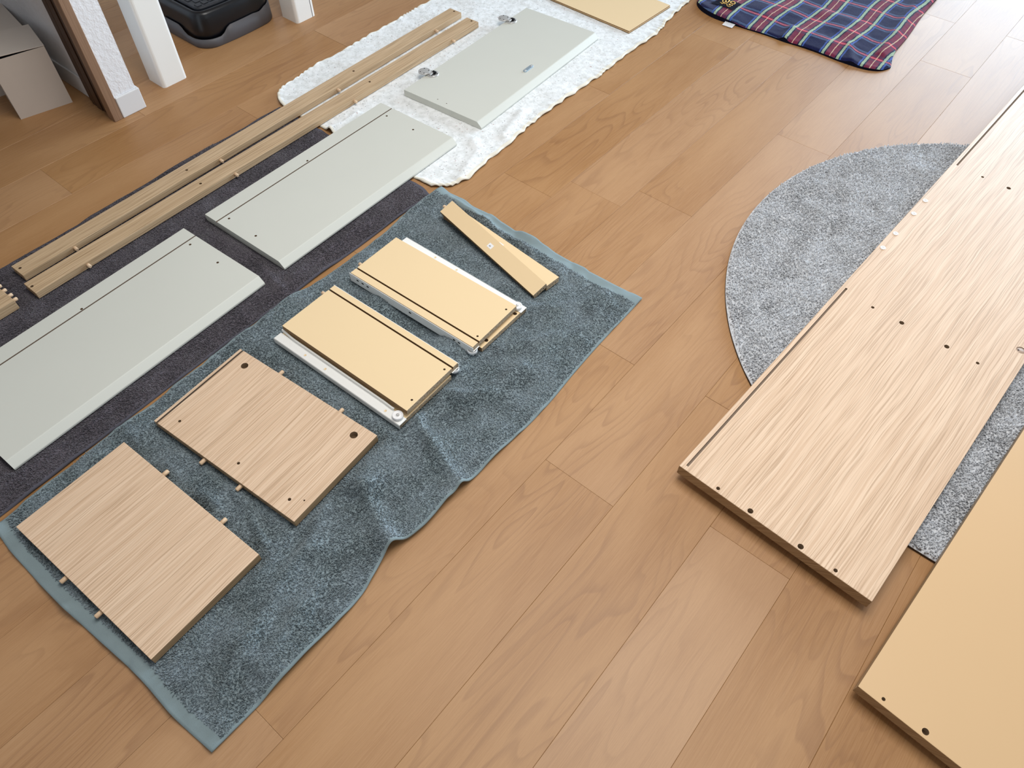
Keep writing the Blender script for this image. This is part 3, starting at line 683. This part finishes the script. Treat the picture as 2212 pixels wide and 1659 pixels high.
# ============================================================ ROUND RUG
rc_, rr_ = (1.502, -0.2025), 0.652
nr, na = 150, 420
rad = np.linspace(0, 1, nr)[1:]; ang = np.linspace(0, 2 * np.pi, na, endpoint=False)
RR = rad[:, None] * rr_; XX = rc_[0] + RR * np.cos(ang); YY = rc_[1] + RR * np.sin(ang)
def rug_h(X, Y):
    return 0.0085 + 0.0025 * (fbm(X * 30, Y * 30, 101, 2) - 0.5) * press(X, Y, [R_P, R_F], 0.02)
ZZ = rug_h(XX, YY); ZZ[-1] -= 0.003
V = np.c_[XX.ravel(), YY.ravel(), ZZ.ravel()]; idx = np.arange((nr - 1) * na).reshape(nr - 1, na); nx = np.roll(idx, -1, 1)
F = np.c_[idx[:-1].ravel(), idx[1:].ravel(), nx[1:].ravel(), nx[:-1].ravel()]
low = V[idx[-1]].copy(); low[:, 2] = 0.0008; b0 = len(V); V = np.r_[V, low]; k = np.arange(na)
Fs = np.c_[idx[-1], b0 + k, b0 + (k + 1) % na, nx[-1]]
rug = tag(mesh_obj('round_rug', np_mesh('round_rug', V, F), M['rug'], smooth=True), 'round light grey shaggy rug under the long oak panel', 'rug')
mesh_obj('shaded_backing_edge', np_mesh('shaded_backing_edge', V, Fs), M['rug_base'], rug)  # dark backing skirt, its colour standing in for shade under the fringe
n = int(math.pi * rr_ ** 2 / 0.0029 ** 2); q = RNG.uniform(-1, 1, (int(n * 1.3), 2)); q = q[np.hypot(*q.T) < 1] * (rr_ - 0.0035)
P = np.c_[q[:, 0] + rc_[0], q[:, 1] + rc_[1], np.zeros(len(q))]
keep = (P[:, 0] < 2.15) & (rect_d(P[:, 0], P[:, 1], R_P) > -0.006) & (rect_d(P[:, 0], P[:, 1], R_F) > -0.006)
P = P[keep]; P[:, 2] = rug_h(P[:, 0], P[:, 1]) - 0.0015
cx = (vnoise(P[:, 0] * 26, P[:, 1] * 26, 15) - 0.5) * 0.0055; cy = (vnoise(P[:, 0] * 26, P[:, 1] * 26, 16) - 0.5) * 0.0055
V2, F2 = tufts(P, 0.0080, 0.0015, 0.0038, RNG, (cx, cy))
tag(mesh_obj('shaggy_pile', np_mesh('shaggy_pile', V2, F2), M['rug'], rug, smooth=True), kind='stuff')

# ============================================================ OAK SHELVES A, B
def board_root(name, rc, z, label, cat, group=None):
    return tag(empty(name, (rc[0], rc[1], z), math.radians(rc[2])), label, cat, group)
def slab(root, name, L, Wd, T, m, bev=0.0008, ends=None):
    bm = bmesh.new(); add_box(bm, 0, 0, 0, L, Wd, T, bev=bev, seg=2)
    o = from_bm(name, bm, m if isinstance(m, list) else [m], root)
    return o
def set_mat_by_normal(o, rule):
    for p in o.data.polygons:
        if p.material_index == 0:
            k = rule(p.normal, p.center)
            if k: p.material_index = k
A = board_root('oak_shelf', R_A, 0.008, 'plain square oak effect shelf with wooden dowels, nearest on the teal towel', 'shelf', 'oak effect shelves on the teal towel')
o = slab(A, 'board', R_A[3], R_A[4], 0.018, [M['oak'], M['oak_edge']]); set_mat_by_normal(o, lambda n, c: 1 if abs(n.z) < 0.5 else 0)
def side_dowels(root, rc, T, right, left, ln=0.012):
    for wx, wy in right:
        ly = loc_of(root, wx, wy)[1]; dowel(root, (rc[3] - 0.004, ly, T / 2), (rc[3] + ln, ly, T / 2))
    for wx, wy in left:
        ly = loc_of(root, wx, wy)[1]; dowel(root, (0.004, ly, T / 2), (-ln, ly, T / 2))
side_dowels(A, R_A, 0.018, [(0.129, 0.897), (0.136, 0.741)], [(-0.094, 0.853), (-0.090, 0.759)])
B = board_root('oak_shelf', R_B, 0.008, 'square oak effect shelf with a dark groove and drilled holes', 'shelf', 'oak effect shelves on the teal towel')
o = slab(B, 'board', R_B[3], R_B[4], 0.018, [M['oak'], M['oak_edge']]); set_mat_by_normal(o, lambda n, c: 1 if abs(n.z) < 0.5 else 0)
cut(o, [boxcut(-0.01, 0.3510, 0.010, 0.23, 0.3550, 0.03)])
cut(o, [holes([(*loc_of(B, 0.368, 0.979), 0.0072), (*loc_of(B, 0.394, 0.695), 0.0075), (*loc_of(B, 0.208, 0.965), 0.0028), (*loc_of(B, 0.221, 0.808), 0.0028), (*loc_of(B, 0.232, 0.682), 0.0030), (*loc_of(B, 0.247, 0.661), 0.0016)], 0.018)])
side_dowels(B, R_B, 0.018, [(0.408, 0.917), (0.423, 0.759)], [(0.181, 0.866), (0.191, 0.773)])

# ============================================================ LONG OAK SIDE PANEL and CREAM PANEL
Pn = board_root('oak_panel', R_P, 0.018, 'long oak effect panel with white plugs and slots, lying on the round rug', 'panel')
o = slab(Pn, 'board', R_P[3], R_P[4], 0.024, [M['oak'], M['oak_edge']], 0.0012); set_mat_by_normal(o, lambda n, c: 1 if abs(n.z) < 0.5 else 0)
cut(o, [boxcut(0.009, 0.3505, 0.0205, 0.604, 0.3550, 0.03), boxcut(1.182, 0.3505, 0.0205, 1.84, 0.3550, 0.03)])
hl = [(0.716, 0.123, .0034), (0.713, 0.059, .005), (0.708, -0.036, .005), (0.706, -0.098, .0034), (1.297, 0.0932, .0034), (1.294, 0.030, .005), (1.290, -0.064, .005), (1.287, -0.126, .0034), (1.886, 0.066, .0034), (1.883, 0.003, .005), (1.879, -0.092, .005), (1.876, -0.156, .0034)]
pl = [(1.7065, 0.1394), (1.643, 0.1424), (1.549, 0.1474), (1.485, 0.1504)]
cut(o, [holes([(*loc_of(Pn, x, y), r_) for x, y, r_ in hl] + [(*loc_of(Pn, 1.376, -0.181), 0.0090)] + [(*loc_of(Pn, x, y), 0.0035) for x, y in pl], 0.024)])
for x, y in pl:
    bm = bmesh.new(); lathe(bm, [(0.0022, -0.004), (0.0022, 0.0013), (0.0050, 0.0015), (0.0060, 0.0009), (0.0062, 0.0), (0.0034, 0.0), (0.0034, -0.004), (0.0022, -0.004)], (*loc_of(Pn, x, y), 0.024))
    from_bm('white_plug', bm, M['nylon'], Pn)
bm = bmesh.new(); cx_, cy_ = loc_of(Pn, 1.376, -0.181); lathe(bm, [(0, -0.0008), (0.0084, -0.0008), (0.0087, -0.0014), (0.0087, -0.008)], (cx_, cy_, 0.024))
camlock = from_bm('cam_cover', bm, plain('taupe_cam_cover', (176, 152, 134), 0.5), Pn)
bm = bmesh.new(); lathe(bm, [(0, -0.0006), (0.0016, -0.0006), (0.0016, -0.001)], (cx_ - 0.002, cy_ + 0.004, 0.024)); from_bm('screw_dimple', bm, M['black'], camlock)
bm = bmesh.new(); lathe(bm, [(0.006, -0.0035), (0.0075, -0.001), (0.0075, 0.0), (0, 0)], (0.010, 0.105, 0.0)); from_bm('glide', bm, M['beech'], Pn)
Fp = board_root('cream_panel', R_F, 0.018, 'long cream yellow panel with dark edging beside the rug, cut by the frame corner', 'panel')
o = slab(Fp, 'board', R_F[3], R_F[4], 0.022, [M['yellow_shaded'], M['oak_edge']], 0.0008); set_mat_by_normal(o, lambda n, c: 1 if abs(n.z) < 0.5 else 0)
cut(o, [holes([(*loc_of(Fp, 0.5675, -0.237), 0.0028), (*loc_of(Fp, 0.5635, -0.3003), 0.005), (0.012, 0.16, 0.005), (0.012, 0.06, 0.0028)], 0.022)])

# ============================================================ GREY FRONTS and DOOR
def grey_panel(name, rc, z, T, label, cat, group):
    root = board_root(name, rc, z, label, cat, group)
    Wd = rc[4]; bm = bmesh.new()
    prism(bm, [(0.0, 0.0012), (0.0012, 0), (Wd - 0.001, 0), (Wd, 0.001), (Wd, T - 0.001), (Wd - 0.001, T), (0.0155, T), (0.0135, T - 0.0008), (0.0008, 0.0058), (0, 0.0045)], 0, rc[3])
    bmesh.ops.recalc_face_normals(bm, faces=bm.faces)
    o = from_bm('panel', bm, [M['grey']], root)
    return root, o
G1, o = grey_panel('grey_board', R_G1, 0.006, 0.018, 'grey green board cut by the left frame edge, dark line along its back', 'board', 'grey green boards on the charcoal towel')
cut(o, [boxcut(-0.01, 0.2263, 0.015, 0.6, 0.2297, 0.03)])
cut(o, [holes([(*loc_of(G1, 0.510, 1.356), .0029), (*loc_of(G1, 0.514, 1.261), .0029), (*loc_of(G1, 0.246, 1.363), .0029), (0.026, 0.213, .0029), (0.026, 0.118, .0029)], 0.018)])
G2, o = grey_panel('grey_board', R_G2, 0.0065, 0.018, 'grey green board reaching from the charcoal towel onto the white blanket', 'board', 'grey green boards on the charcoal towel')
cut(o, [boxcut(-0.01, 0.2263, 0.015, 0.6, 0.2297, 0.03)])
cut(o, [holes([(*loc_of(G2, x, y), .0029) for x, y in ((1.148, 1.378), (1.149, 1.281), (0.883, 1.390), (0.621, 1.361), (0.623, 1.266))], 0.018)])
G3, o = grey_panel('cabinet_door', R_G3, 0.006, 0.018, 'grey green cabinet door with two steel hinges on the white blanket', 'door', None)
cut(o, [holes([(*loc_of(G3, 1.294, 1.329), .0015), (*loc_of(G3, 1.295, 1.297), .0015)], 0.018)])
for cup, arm in (((1.377, 1.426), (1.366, 1.4475)), ((1.754, 1.450), (1.744, 1.4715))):
    c1 = loc_of(G3, *cup); c2 = loc_of(G3, *arm)
    bm = bmesh.new(); lathe(bm, [(0, 0.0008), (0.0085, 0.0010), (0.0095, 0.0030), (0.0165, 0.0030), (0.0175, 0.0016), (0.0175, -0.002)], (*c1, 0.018), n=32)
    h = from_bm('hinge', bm, M['steel'], G3)
    bm = bmesh.new(); lathe(bm, [(0, 0.0075), (0.0160, 0.0075), (0.0172, 0.0070), (0.0176, 0.0062), (0.0176, 0.0046), (0.0160, 0.0044), (0, 0.0044)], (*c2, 0.018), n=32)
    from_bm('hinge_disc', bm, M['steel'], h)
    bm = bmesh.new(); add_box(bm, (c1[0] + c2[0]) / 2 - 0.009, c1[1] - 0.004, 0.0212, (c1[0] + c2[0]) / 2 + 0.008, c2[1] + 0.002, 0.0250, bev=0.001); from_bm('hinge_arm', bm, M['steel'], h)
    bm = bmesh.new(); add_box(bm, c1[0] - 0.001, c1[1] - 0.0085, 0.0188, c1[0] + 0.0075, c1[1] + 0.0025, 0.0256, bev=0.0006); from_bm('hinge_pocket', bm, M['black'], h)
    for a in (40, 150, 215, 320):
        bm = bmesh.new(); add_cyl(bm, (c2[0] + 0.0125 * math.cos(math.radians(a)), c2[1] + 0.0125 * math.sin(math.radians(a)), 0.0250), (c2[0] + 0.0125 * math.cos(math.radians(a)), c2[1] + 0.0125 * math.sin(math.radians(a)), 0.02575), 0.0017, n=10); from_bm('rivet', bm, M['black'], h)
    for a in (-60, 30, -150):
        bm = bmesh.new(); add_cyl(bm, (c1[0] + 0.0132 * math.cos(math.radians(a)), c1[1] + 0.0132 * math.sin(math.radians(a)), 0.0206), (c1[0] + 0.0132 * math.cos(math.radians(a)), c1[1] + 0.0132 * math.sin(math.radians(a)), 0.0213), 0.0018, n=10); from_bm('rivet', bm, M['black'], h)
cx_, cy_ = loc_of(G3, 1.5745, 1.237)
bm = bmesh.new()
out = [(cx_ + s * 0.0155 + 0.0058 * math.cos(a), cy_ + 0.0058 * math.sin(a)) for s, a0 in ((1, -90), (-1, 90)) for a in [math.radians(a0 + 180 * k / 10) for k in range(11)]]
vb = [bm.verts.new((x, y, 0.0178)) for x, y in out]; vt = [bm.verts.new((x, y, 0.0202)) for x, y in out]; vi = [bm.verts.new((cx_ + (x - cx_) * 0.95, cy_ + (y - cy_) * 0.86, 0.0208)) for x, y in out]
for a, b in ((vb, vt), (vt, vi)):
    for i in range(len(out)): bm.faces.new((a[i], a[(i + 1) % len(out)], b[(i + 1) % len(out)], b[i]))
bm.faces.new(vi); strike = from_bm('strike_plate', bm, M['zinc'], G3)
for s in (-1, 1):
    bm = bmesh.new(); lathe(bm, [(0, 0.0012), (0.0014, 0.0012), (0.0030, 0.0006), (0.0034, 0.0)], (cx_ + s * 0.0150, cy_, 0.0206), n=16); from_bm('screw', bm, M['steel'], strike)

# ============================================================ OAK RAILS
def rail(rc, z, T, label, hl, pegs, name='wooden_rail', group='long oak rails across the towels', endp=None):
    root = board_root(name, rc, z, label, 'rail', group)
    o = slab(root, 'bar', rc[3], rc[4], T, [M['oak_rail'], M['oak_edge']], 0.0010)
    set_mat_by_normal(o, lambda n, c: 1 if abs(n.x) > 0.6 else 0)
    if hl: cut(o, [holes([(*loc_of(root, x, y), .0034) for x, y in hl], T)])
    for x in pegs:
        lx = loc_of(root, x, rc[1] + (x - rc[0]) * math.tan(math.radians(rc[2])))[0]; dowel(root, (lx, 0.004, T * 0.52), (lx, -0.010, T * 0.52))
    for y in (endp or []): dowel(root, (rc[3] - 0.004, y, T * 0.62), (rc[3] + 0.009, y, T * 0.62))
    return root
rail(R_R1, 0.007, 0.017, 'long oak effect rail with dowels, farther of the two parallel rails', [(0.226, 1.576), (0.6665, 1.589), (1.2435, 1.6095), (1.685, 1.6256)], [0.340, 0.750, 1.158, 1.571])
rail(R_R2, 0.007, 0.017, 'long oak effect rail with dowels, nearer one beside the grey fronts', [(0.214, 1.504), (0.6565, 1.519), (1.2345, 1.534), (1.675, 1.544)], [0.329, 0.739, 1.149, 1.561])
rail((-0.12, 1.4775, 1.7, 0.288, 0.0438), 0.006, 0.0245, 'thick oak rail end with dowels at the left frame edge, nearer of the two', [], [], 'wooden_rail', 'short thick rails at the left frame edge', [0.012, 0.031])
rail((-0.1214, 1.5217, 1.7, 0.2875, 0.0438), 0.006, 0.0245, 'thick oak rail end with dowels at the left frame edge, farther of the two', [], [], 'wooden_rail', 'short thick rails at the left frame edge', [0.010, 0.030])

# ============================================================ DRAWER SIDES with runners
def chip_ends(o): set_mat_by_normal(o, lambda n, c: 1 if abs(n.y) > 0.6 else (2 if abs(n.x) > 0.6 else 0))
def runner(root, L, side, T, Wd, top=True, wheel=True, hl=(0.11, 0.17, 0.33), under=False):
    """white steel runner along one long edge; side=+1 right edge, -1 left. top: strip lies on the upper face"""
    def X(d): return d if side < 0 else L - d          # d measured inward from the edge
    s = 1 if side < 0 else -1
    y1 = Wd + 0.003
    bm = bmesh.new()
    def bx(d0, d1, z0, z1, ya=-0.002, yb=y1, bev=0.0003):
        a, b = sorted((X(d0), X(d1))); add_box(bm, a, ya, z0, b, yb, z1, bev=bev)
    if not under:
        bx(-0.0014, 0.0188, T + 0.0001, T + 0.0013)                       # flat strip on the board
        bx(-0.0016, -0.0002, 0.0008, T + 0.0013)                          # lip down the outer edge
        o = from_bm('runner', bm, M['steel_w'], root)
        bm = bmesh.new()                                                   # inner flange, curling down before the wheel
        ys = [0.030, 0.036, 0.044, 0.056, 0.10, 0.2, 0.3, Wd - 0.03, y1]
        ds = [0.0175, 0.0172, 0.0176, 0.0182, 0.0182, 0.0182, 0.0182, 0.0186, 0.0215]
        prev = None
        hh = 0.0062
        for y, d in zip(ys, ds):
            x = X(d); x2 = X(d + 0.0034); cur = [bm.verts.new(v) for v in ((x, y, T + 0.0010), (x, y, T + hh), (X(d + 0.0005), y, T + hh + 0.0008), (X(d + 0.0030), y, T + hh + 0.0008), (x2, y, T + hh + 0.0002), (x2, y, T + hh - 0.0010), (X(d + 0.0010), y, T + hh - 0.0008), (X(d + 0.0010), y, T + 0.0010))]
            if prev:
                for i in range(8): bm.faces.new((prev[i], prev[(i + 1) % 8], cur[(i + 1) % 8], cur[i]))
            else: bm.faces.new(cur)
            prev = cur
        bm.faces.new(prev[::-1]); from_bm('flange', bm, M['steel_w'], o)
        for y in hl:
            bm = bmesh.new(); lathe(bm, [(0, 0.0002), (0.0026, 0.0002), (0.0032, 0.0007), (0.0038, 0.0001)], (X(0.0078), y, T + 0.0013), n=18)
            for f in bm.faces: f.material_index = 0 if f.calc_center_median().xy.length and max(math.dist(v.co.xy, (X(0.0078), y)) for v in f.verts) < 0.0027 else 1
            from_bm('screw_hole', bm, [M['yellow'], M['steel_w']], o)
        if wheel:
            bm = bmesh.new(); lathe(bm, [(0, 0.0052), (0.0032, 0.0054), (0.0036, 0.0070), (0.0048, 0.0074), (0.0056, 0.0062), (0.0076, 0.0062), (0.0084, 0.0078), (0.0098, 0.0078), (0.0106, 0.0070), (0.0106, 0.0014), (0.0096, 0.0002)], (X(0.0120), 0.0135, T + 0.0014), n=36)
            wh = from_bm('wheel', bm, M['nylon'], o)
            bm = bmesh.new(); lathe(bm, [(0, 0.0090), (0.0016, 0.0088), (0.0026, 0.0078), (0.0026, 0.0050)], (X(0.0120), 0.0135, T + 0.0014), n=20); from_bm('axle', bm, M['steel'], wh)
    else:
        bx(-0.0014, 0.0186, -0.0013, -0.0001)
        bx(-0.0016, -0.0002, -0.0120, T - 0.0012)
        o = from_bm('runner', bm, M['steel_w'], root)
        for y in (0.035, 0.048, 0.168, 0.29, 0.305, 0.32):
            bm = bmesh.new(); a, b = sorted((X(-0.0017), X(-0.0019))); add_box(bm, a, y - 0.0030, 0.0, b, y + 0.0030, 0.0035)
            from_bm('slot', bm, M['black'], o)
        bm = bmesh.new(); lathe(bm, [(0, -0.0098), (0.0095, -0.0098), (0.0104, -0.0088), (0.0104, -0.0020), (0.0095, -0.0013)], (X(0.0050), 0.006, 0), n=32)
        from_bm('wheel', bm, M['nylon'], o)
    return o
def drawer_side(rc, z, label, groove_x, hl, run, dow=None, counter=(), cat='board', group='cream boards with white runners', under=False, hr=0.0024, rh=(0.11, 0.17, 0.33)):
    root = board_root('cream_board', rc, z, label, cat, group)
    L, Wd, T = rc[3], rc[4], 0.012
    o = slab(root, 'board', L, Wd, T, [M['yellow'], M['chip'], M['fiber']], 0.0004); chip_ends(o)
    if groove_x: cut(o, [(lambda b: (b[0], M['fiber']))(boxcut(groove_x - 0.002, -0.01, 0.006, groove_x + 0.002, Wd + 0.01, 0.03))])
    if hl: cut(o, [holes([(*loc_of(root, x, y), hr) for x, y in hl], T, 0.008)])
    if counter:
        cut(o, [holes([(*loc_of(root, x, y), 0.0042) for x, y in counter], T, 0.004)])
        cut(o, [holes([(*loc_of(root, x, y), 0.0020) for x, y in counter], T, 0.009)])
    runner(root, L, run, T, Wd, under=under, hl=rh)
    if dow: dowel(root, (dow, Wd - 0.004, T / 2), (dow, Wd + 0.010, T / 2))
    return root
drawer_side((0.465, 0.650, 1.9, 0.149, 0.343), 0.008, 'cream board with a white runner, lower one in the stack nearest the oak shelves', None, [], -1, rh=(0.042, 0.205, 0.262))
drawer_side((0.489, 0.6505, 1.9, 0.1455, 0.3425), 0.0280, 'cream grooved board on top of the stack nearest the oak shelves', 0.1300, [(0.606, 0.664), (0.513, 0.661)], 1, dow=0.118, under=True)
drawer_side((0.705, 0.655, 1.0, 0.1435, 0.343), 0.008, 'cream board with a white runner, lower one in the stack nearest the slats', None, [], 1, counter=[(0.821, 0.664), (0.727, 0.662)], rh=(0.022, 0.187, 0.250))
drawer_side((0.683, 0.659, 2.0, 0.1430, 0.341), 0.0280, 'cream grooved board on top of the stack nearest the slats', 0.0185, [(0.804, 0.674), (0.711, 0.671)], -1, dow=0.035, under=True)

# ============================================================ SLATS
def slat(label, mat_w, L, Wd, T, stick, dow=None):
    root = tag(empty('cream_slat'), label, 'slat', 'cream slats with paper stickers')
    o = slab(root, 'board', L, Wd, T, [M['yellow'], M['chip'], M['fiber']], 0.0004); chip_ends(o)
    bm = bmesh.new(); add_box(bm, stick[0] - 0.0055, stick[1] - 0.007, T, stick[0] + 0.0055, stick[1] + 0.007, T + 0.0002)
    s = from_bm('sticker', bm, M['paper'], root)
    bm = bmesh.new()
    x, y = stick[0] - 0.0008, stick[1] + 0.0008
    for d in (-0.0014, 0.0014): add_box(bm, x - 0.0019, y + d - 0.00045, T + 0.0002, x + 0.0019, y + d + 0.00045, T + 0.0003)
    add_box(bm, x - 0.0004, y - 0.0014, T + 0.0002, x + 0.0004, y + 0.0014, T + 0.0003)
    from_bm('printed_mark', bm, M['ink'], s)
    if dow: dowel(root, (dow, Wd - 0.004, T / 2), (dow, Wd + 0.010, T / 2))
    for x in (L * 0.28, L * 0.5, L * 0.74):
        bm = bmesh.new(); add_cyl(bm, (x, -0.0003, T / 2), (x, 0.0008, T / 2), 0.0011, n=12); from_bm('end_hole', bm, M['black'], root)
    root.matrix_world = mat_w; return root
a = math.radians(-5.2)
slat('cream slat with a half hidden sticker, lower of the two crossed slats', Matrix.Translation((0.925, 0.6615, 0.008)) @ Matrix.Rotation(a, 4, 'Z'), 0.0395, 0.334, 0.0145, (0.0205, 0.164))
p0, p1, p3 = Vector((0.8882, 0.6690, 0.0175)), Vector((0.9206, 0.6637, 0.0300)), Vector((0.948, 0.992, 0.0315))
ey = (p3 - p0).normalized(); ex = (p1 - p0); ex = (ex - ey * ex.dot(ey)).normalized(); ez = ex.cross(ey)
Tt = 0.0135; org = p0 - ez * Tt
slat('cream slat leaning on the other one, with a small white sticker in full view', Matrix(((ex.x, ey.x, ez.x, org.x), (ex.y, ey.y, ez.y, org.y), (ex.z, ey.z, ez.z, org.z), (0, 0, 0, 1))), 0.0385, 0.334, Tt, (0.0185, 0.168), dow=0.017)

# ============================================================ THIN SHEETS
for k in range(2):
    rc = (R_K[0] + 0.0018 * k, R_K[1] + 0.0012 * k, R_K[2] + 0.2 * k, R_K[3], R_K[4])
    root = board_root('fibreboard_sheet', rc, 0.0062 + 0.0034 * k, ('thin cream faced fibreboard sheet, lower of the stacked pair', 'thin cream faced fibreboard sheet, upper of the stacked pair')[k], 'board', 'thin sheets on the white blanket')
    root.name = 'fibreboard_sheet' if k == 0 else 'fibreboard_sheet.001'
    o = slab(root, 'sheet', rc[3], rc[4], 0.003, [M['yellow'], M['fiber']], 0.0003); set_mat_by_normal(o, lambda n, c: 1 if abs(n.z) < 0.5 else 0)
